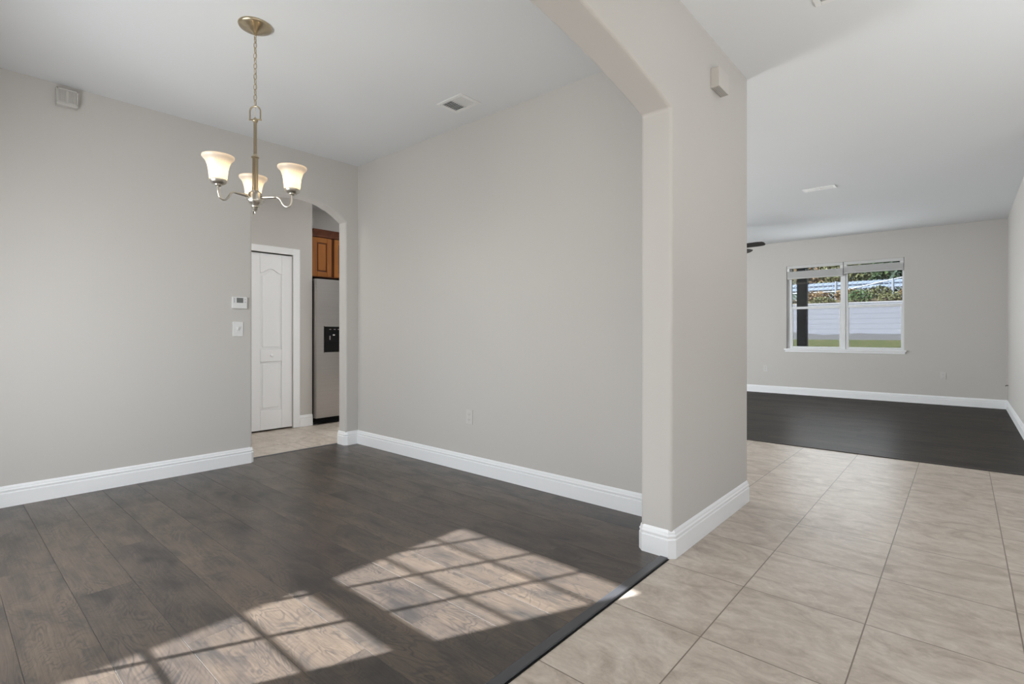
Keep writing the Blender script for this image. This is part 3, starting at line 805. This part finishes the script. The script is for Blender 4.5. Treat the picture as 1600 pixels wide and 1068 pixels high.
for k in range(3):
    a = ang0 + k*2*math.pi/3
    ca, sa = math.cos(a), math.sin(a)
    zarm = Z(308)
    prof = [(0.033, zarm), (0.105, zarm + 0.002), (0.125, zarm + 0.0), (0.140, zarm - 0.012), (0.150, zarm - 0.030), (0.163, zarm - 0.046), (0.180, zarm - 0.051), (0.196, zarm - 0.042), (0.204, zarm - 0.020), (RA, zarm + 0.004), (RA, zarm + 0.018)]
    def bez(p, n=4):
        out = []
        for i in range(len(p)-1):
            p0, p1, p2, p3 = p[max(i-1,0)], p[i], p[i+1], p[min(i+2, len(p)-1)]
            for j in range(n):
                t = j/n
                out.append(tuple(0.5*((2*p1[q]) + (-p0[q]+p2[q])*t + (2*p0[q]-5*p1[q]+4*p2[q]-p3[q])*t*t + (-p0[q]+3*p1[q]-3*p2[q]+p3[q])*t**3) for q in (0, 1)))
        out.append(p[-1]); return out
    cur = bez(prof)
    rr = [0.0085 if p[0] < 0.10 else (0.0075 if p[0] < 0.115 else 0.0055) for p in cur]
    arm = MB().tube([(CXc + ca*p[0], CYc + sa*p[0], p[1]) for p in cur], rr, 12).build('arm', M_NICKEL, chd, smooth=True)
    ax, ay = CXc + ca*RA, CYc + sa*RA
    z0 = zarm + 0.015
    smooth_angle(MB().lathe([(0.010, z0 - 0.004), (0.016, z0), (0.018, z0 + 0.006), (0.028, z0 + 0.008), (0.038, z0 + 0.016), (0.042, z0 + 0.026), (0.040, z0 + 0.030)], (ax, ay, 0), 26).build('shade_cup', M_NICKEL, arm))
    # bell shade, double skinned, fluted inside
    zs = z0 + 0.022
    outp = [(0.030, 0.0), (0.040, 0.003), (0.045, 0.018), (0.0465, 0.040), (0.049, 0.062), (0.054, 0.084), (0.061, 0.102), (0.068, 0.112), (0.075, 0.118), (0.080, 0.124), (0.081, 0.130), (0.080, 0.134)]
    sh = MB()
    sh.lathe([(r*0.94, zs + z*0.98) for r, z in outp], (ax, ay, 0), 84, 0.012, 28, (zs + 0.03, zs + 0.10), cap=False)
    smooth_angle(sh.build('shade', M_FROST, arm), 60)
    bl = MB().lathe([(0.010, zs + 0.012), (0.012, zs + 0.028), (0.018, zs + 0.042), (0.022, zs + 0.056), (0.020, zs + 0.070), (0.012, zs + 0.080), (0.003, zs + 0.083)], (ax, ay, 0), 18).build('bulb', M_BULB, arm, smooth=True)
    pl = bpy.data.lights.new('bulb_light', 'POINT'); pl.energy = 0.07; pl.color = (1.0, 0.76, 0.48); pl.shadow_soft_size = 0.012
    po = bpy.data.objects.new('bulb_light', pl); po.location = (ax, ay, zs + 0.092); COL.objects.link(po)

# ------------------------------------------------------------------ ceiling fan (mostly hidden behind the column)
FCX, FCY = -2.84, 8.19
fan = empty('ceiling_fan', (FCX, FCY, ZC), 'dark bladed ceiling fan in the living room, blade tips peeking past the column', 'fan')
M_FAN = plain('fan_espresso', (0.018, 0.014, 0.012), 0.45)
MB().lathe([(0.03, ZC - 0.07), (0.065, ZC - 0.05), (0.075, ZC - 0.001)], (FCX, FCY, 0), 24).build('canopy', M_FAN, fan, smooth=True)
MB().lathe([(0.013, 2.52), (0.013, ZC - 0.06)], (FCX, FCY, 0), 12).build('downrod', M_FAN, fan)
MB().lathe([(0.05, 2.375), (0.10, 2.39), (0.115, 2.43), (0.115, 2.47), (0.08, 2.51), (0.03, 2.53)], (FCX, FCY, 0), 28).build('motor_housing', M_FAN, fan, smooth=True)
for k in range(5):
    a = math.radians(354 + 72*k); ca, sa = math.cos(a), math.sin(a)
    def W(r, s, z): return (FCX + ca*r - sa*s, FCY + sa*r + ca*s, z)
    b = MB(); tops, bots = [], []
    outl = [(0.17, -0.050), (0.30, -0.060), (0.55, -0.064), (0.635, -0.055), (0.66, -0.025), (0.66, 0.025), (0.635, 0.055), (0.55, 0.064), (0.30, 0.060), (0.17, 0.050)]
    for r, s_ in outl:
        zt_ = 2.45 - s_*0.32
        tops.append(b.bm.verts.new(W(r, s_, zt_ + 0.004))); bots.append(b.bm.verts.new(W(r, s_, zt_ - 0.004)))
    b.bm.faces.new(tops); b.bm.faces.new(bots[::-1])
    for i in range(len(outl)):
        j = (i+1) % len(outl); b.bm.faces.new([tops[i], bots[i], bots[j], tops[j]])
    bl = b.build('blade', M_FAN, fan)
    b = MB(); b.tube([W(0.09, 0, 2.44), W(0.14, 0, 2.445), W(0.22, 0, 2.444)], 0.012, 8); b.build('blade_iron', M_FAN, bl)

# ------------------------------------------------------------------ living room window
YG = YW + 0.085
b = MB()
UNITS = ((WX0, WX0 + 0.075, -1.608, -1.575), (-1.535, -1.503, -0.742, WX1))   # frame outer, glass, glass, frame outer
for xa, x0, x1, xb in UNITS:
    b.box(xa, x0, YG - 0.03, YG + 0.04, WZ0, WZ1).box(x1, xb, YG - 0.03, YG + 0.04, WZ0, WZ1)
    b.box(x0, x1, YG - 0.03, YG + 0.04, WZ0, WZ0 + 0.022).box(x0, x1, YG - 0.03, YG + 0.04, WZ1 - 0.04, WZ1)
b.box(-1.575, -1.535, YG - 0.045, YG + 0.04, WZ0, WZ1)
wn = struct(b.build('window_1', M_VINYL))
ZM = 1.595
for xa, x0, x1, xb in UNITS:
    MB().box(x0, x1, YG + 0.018, YG + 0.022, ZM, WZ1 - 0.04).build('upper_glass', M_GLASS, wn)
    s_ = MB(); y0, y1 = YG - 0.028, YG + 0.006; q = 0.018
    s_.box(x0, x0 + q, y0, y1, WZ0 + 0.022, ZM + 0.022).box(x1 - q, x1, y0, y1, WZ0 + 0.022, ZM + 0.022)
    s_.box(x0 + q, x1 - q, y0, y1, WZ0 + 0.022, WZ0 + 0.045).box(x0 + q, x1 - q, y0, y1, ZM - 0.022, ZM + 0.022)
    sa_ = s_.build('lower_sash', M_VINYL, wn, bevel=0.003)
    MB().box(x0 + q, x1 - q, YG - 0.012, YG - 0.008, WZ0 + 0.045, ZM - 0.022).build('lower_glass', M_SCREEN, sa_)
    MB().box((x0+x1)/2 - 0.02, (x0+x1)/2 + 0.02, y0 - 0.008, y0, ZM - 0.004, ZM + 0.014).build('sash_lock', M_VINYL, sa_)
b = MB(); b.box(WX0 - 0.035, WX1 + 0.03, YW - 0.038, YW - 0.0005, 0.822, 0.848).box(WX0 + 0.001, WX1 - 0.001, YW - 0.0005, YG - 0.03, 0.838, 0.848)
b.build('window_sill', M_TRIM, wn, bevel=0.004)
b = MB(); b.box(WX0 - 0.02, WX1 + 0.015, YW - 0.016, YW - 0.0005, 0.785, 0.822); b.build('window_apron', M_TRIM, wn, bevel=0.004)

def blind(x0, x1, zst, ztop, label):
    e = empty('window_blind', ((x0+x1)/2, YW + 0.015, 2.37), label, 'blind', None)
    MB().box(x0, x1, YW + 0.004, YW + 0.042, 2.318, 2.371).build('headrail', M_SLAT, e, bevel=0.003)
    b = MB(); n = 14
    for k in range(n):
        z = zst + 0.022 + (ztop - zst - 0.024)*k/n
        b.box(x0 + 0.004, x1 - 0.004, YW + 0.000 + 0.001*(k % 2), YW + 0.046, z, z + (ztop - zst - 0.024)/n*0.72)
    b.build('slat_stack', M_SLAT, e)
    MB().box(x0 + 0.002, x1 - 0.002, YW + 0.001, YW + 0.047, zst, zst + 0.020).build('bottom_rail', M_SLAT, e, bevel=0.003)
    for x in (x0 + 0.05, (x0 + x1)/2, x1 - 0.05):
        MB().box(x - 0.003, x + 0.003, YW + 0.022, YW + 0.025, ztop - 0.005, 2.32).build('lift_cord', M_SLAT, e)
    for x in (x0 + 0.001, x1 - 0.045):
        MB().box(x, x + 0.044, YW + 0.003, YW + 0.043, 2.268, 2.317).build('bracket', M_WHITE, e)
blind(WX0 + 0.006, -1.562, 2.128, 2.268, 'raised white slat blind at the left half of the far window, hanging lower')
blind(-1.552, WX1 - 0.006, 2.168, 2.300, 'raised white slat blind at the right half of the far window, drawn higher')

# ------------------------------------------------------------------ outdoors, behind the window
def slope(name, pts, x0, x1, mat):
    b = MB(); b.prism(pts, 'X', x0, x1); return struct(b.build(name, mat))
slope('ground_lawn', [(YW + 0.2, -0.12), (13.0, -0.05), (20.0, 0.93), (20.3, 0.93), (20.3, -0.4), (YW + 0.2, -0.4)], -16, 8, M_GRASS)
slope('ground_bank', [(20.3, -0.4), (20.3, 2.09), (22.5, 2.40), (25.0, 2.60), (40.0, 3.3), (40.0, -0.4)], -22, 10, M_SCRUB)
struct(MB().box(-30, 30, -30, -1.9, -0.3, -0.12).build('ground_front', M_SCRUB))
# block retaining wall with a grey footing and cap
rw = empty('retaining_wall', (-4, 20.1, 0.9), 'white block retaining wall with grey footing across the back lawn', 'wall')
b = MB()
for k in range(6):
    b.box(-16, 8, 19.98, 20.25, 1.12 + k*0.165, 1.12 + (k+1)*0.165 - 0.004)
b.box(-16, 8, 19.985, 20.24, 1.0, 2.11)
b.build('block_courses', M_BLOCK, rw)
MB().box(-16, 8, 19.965, 20.28, 2.11, 2.155).build('cap', plain('cap_white', (0.26, 0.26, 0.275), 0.8), rw)
b = MB(); xs = [-16 + 0.5*i for i in range(49)]
b.prism([(x, 0.90) for x in (-16, 8)] + [(x, 1.125 + 0.035*math.sin(i*1.7) + 0.02*math.sin(i*0.9)) for i, x in list(enumerate(xs))[::-1]], 'Y', 19.94, 20.1)
b.build('footing', M_FOOT, rw)
struct(MB().box(-7.0, 1.2, YW + 0.21, 13.3, 2.95, 3.10).build('ceiling_lanai', M_STUCCO))
# patio post
pp = empty('patio_post', (-2.71, 13.05, -0.08), 'dark square patio post standing outside the left window pane', 'post')
MB().box(-2.812, -2.640, 12.95, 13.12, -0.12, 2.949).build('shaft', M_POST, pp, bevel=0.008)
b = MB(); b.box(-2.825, -2.600, 12.94, 13.17, 2.235, 2.272); b.build('collar', plain('collar_grey', (0.32, 0.33, 0.34), 0.6), pp)
MB().box(-2.860, -2.560, 12.91, 13.20, -0.12, 0.02).build('post_base', M_POST, pp)
MB().box(-2.640, -2.612, 12.97, 13.08, -0.10, 2.949).build('downspout', plain('downspout_grey', (0.06, 0.075, 0.10), 0.5), pp)
# chain-link fence on the bank
cf = empty('chain_link_fence', (-3.0, 23.0, 2.4), 'grey chain-link fence with pipe posts on the bank behind the retaining wall', 'fence')
FY = 23.0
for x in (-9.1, -7.3, -5.4, -3.65, -1.89, -0.1):
    MB().tube([(x, FY, 2.3), (x, FY, 3.13)], 0.045, 10).build('post', M_GALV, cf)
MB().tube([(-10, FY, 2.72), (-3.65, FY, 2.74), (-3.05, FY, 2.84), (-1.65, FY, 3.14), (1.0, FY, 3.25)], 0.022, 8).build('top_rail', M_GALV, cf)
b = MB(); st = 0.16
for i in range(60):
    x = -10 + i*st
    b.tube([(x, FY + 0.01, 2.4), (x + 0.72, FY + 0.01, 3.12)], 0.009, 3); b.tube([(x + 0.72, FY + 0.02, 2.4), (x, FY + 0.02, 3.12)], 0.009, 3)
b.build('wire_mesh', M_GALV, cf)
# road guard rail beyond
gr = empty('guard_rail', (-4.0, 27.0, 2.6), 'long pale blue guard rail beyond the chain-link fence', 'rail')
for z in (3.07, 3.26):
    MB().prism([(27.0, z), (26.94, z + 0.05), (26.94, z + 0.12), (27.0, z + 0.17), (27.05, z + 0.17), (27.05, z)], 'X', -16, 6).build('beam', M_RAIL, gr)
for i in range(8):
    x = -14.5 + i*2.6
    MB().box(x - 0.06, x + 0.06, 27.06, 27.18, 2.5, 3.45).build('post', M_GALV, gr)
# bushes and trees
def leaves(b, c, rad, n, size, rng):
    for _ in range(n):
        while True:
            u = Vector((rng.uniform(-1, 1), rng.uniform(-1, 1), rng.uniform(-1, 1)))
            if 0.25 < u.length < 1: break
        p = Vector((c[0] + u.x*rad[0], c[1] + u.y*rad[1], c[2] + u.z*rad[2]))
        s = size*rng.uniform(0.6, 1.3)
        d = Vector((rng.gauss(0, 1), rng.gauss(0, 1), rng.gauss(0, 0.7))).normalized()
        e = d.cross(Vector((rng.gauss(0, 1), rng.gauss(0, 1), rng.gauss(0, 1)))).normalized()
        vs = [b.bm.verts.new(q) for q in (p - d*s, p + e*s*0.4 + d*0.1*s, p + d*s, p - e*s*0.4 + d*0.1*s)]
        b.bm.faces.new(vs)
def bush(name, loc, rad, mat, label, cat, n=900, size=0.07, seed=0, group=None, trunk=0.0):
    rng = random.Random(seed)
    e = empty(name, loc, label, cat, group)
    b = MB()
    cz = loc[2] + trunk + rad[2]*0.95
    leaves(b, (loc[0], loc[1], cz), rad, n, size, rng)
    b.build('foliage', mat, e)
    s = MB()
    for k in range(5):
        a = rng.uniform(0, 6.28)
        s.tube([(loc[0], loc[1], loc[2] - 0.1), (loc[0] + 0.3*rad[0]*math.cos(a), loc[1] + 0.3*rad[1]*math.sin(a), loc[2] + trunk + rad[2]*0.5), (loc[0] + 0.8*rad[0]*math.cos(a), loc[1] + 0.8*rad[1]*math.sin(a), loc[2] + trunk + rad[2]*1.3)], [0.03 + trunk*0.03, 0.02 + trunk*0.015, 0.008], 6)
    s.build('branches', M_BARK, e)
LG = 'shrubs along the bank'
bush('shrub', (-5.15, 21.5, 2.25), (0.32, 0.32, 0.42), M_LEAFG, 'green shrub at the left edge of the window, left of the dark patio post', 'shrub', 600, 0.06, 1)
bush('shrub', (-4.25, 22.35, 2.36), (0.55, 0.30, 0.20), M_LEAFB, 'tawny shrub on the bank just right of the dark patio post', 'shrub', 520, 0.06, 2)
bush('shrub', (-3.80, 21.4, 2.18), (0.45, 0.28, 0.14), M_LEAFO, 'low olive shrub at the wall top in the middle of the left window pane', 'shrub', 420, 0.05, 7)
bush('shrub', (-3.20, 22.35, 2.36), (0.42, 0.30, 0.22), M_LEAFB, 'tawny shrub on the bank in line with the window mullion', 'shrub', 520, 0.06, 3)
bush('shrub', (-2.72, 21.4, 2.18), (0.42, 0.28, 0.26), M_LEAFG, 'green shrub at the wall top in the left of the right window pane', 'shrub', 420, 0.055, 4)
bush('shrub', (-2.25, 22.35, 2.36), (0.42, 0.30, 0.24), M_LEAFO, 'olive shrub on the bank in the middle of the right window pane', 'shrub', 420, 0.06, 5)
bush('shrub', (-1.80, 21.4, 2.18), (0.40, 0.28, 0.20), M_LEAFO, 'low olive shrub at the wall top near the right edge of the window', 'shrub', 420, 0.05, 8)
bush('shrub', (-1.30, 22.35, 2.36), (0.42, 0.30, 0.20), M_LEAFB, 'tawny shrub on the bank at the right edge of the window', 'shrub', 520, 0.06, 6)
bush('tree', (-8.3, 29.2, 2.7), (1.5, 0.8, 1.5), M_LEAFD, 'dark leafy tree behind the guard rail at the far left of the window', 'tree', 1800, 0.13, 11, trunk=0.2)
bush('tree', (-6.1, 32.2, 2.9), (1.6, 0.8, 1.8), M_LEAFB, 'brown-leaved tree behind the guard rail in the left window pane', 'tree', 2200, 0.12, 12, trunk=0.2)
bush('tree', (-4.3, 29.2, 2.7), (1.2, 0.8, 1.6), M_LEAFO, 'olive tree behind the guard rail above the window mullion', 'tree', 1800, 0.12, 13, trunk=0.2)
bush('tree', (-2.9, 32.2, 2.9), (1.3, 0.8, 1.8), M_LEAFG, 'green tree behind the guard rail in the right window pane', 'tree', 2200, 0.12, 14, trunk=0.2)
bush('tree', (-1.4, 29.2, 2.7), (1.3, 0.8, 1.7), M_LEAFD, 'dark green tree behind the guard rail at the right edge of the window', 'tree', 2000, 0.13, 15, trunk=0.2)
b = MB(); b.prism([(-20, 2.5), (10, 2.5)] + [(10 - 0.6*i, 7.0 + 0.8*math.sin(i*0.7) + 0.4*math.sin(i*2.3)) for i in range(51)], 'Y', 34.0, 36.0)
hedge = b.build('tree_line', M_LEAFD, None, origin=(-5, 35, 2.5)); tag(hedge, 'dense dark tree line filling the background beyond the trees', 'tree line')
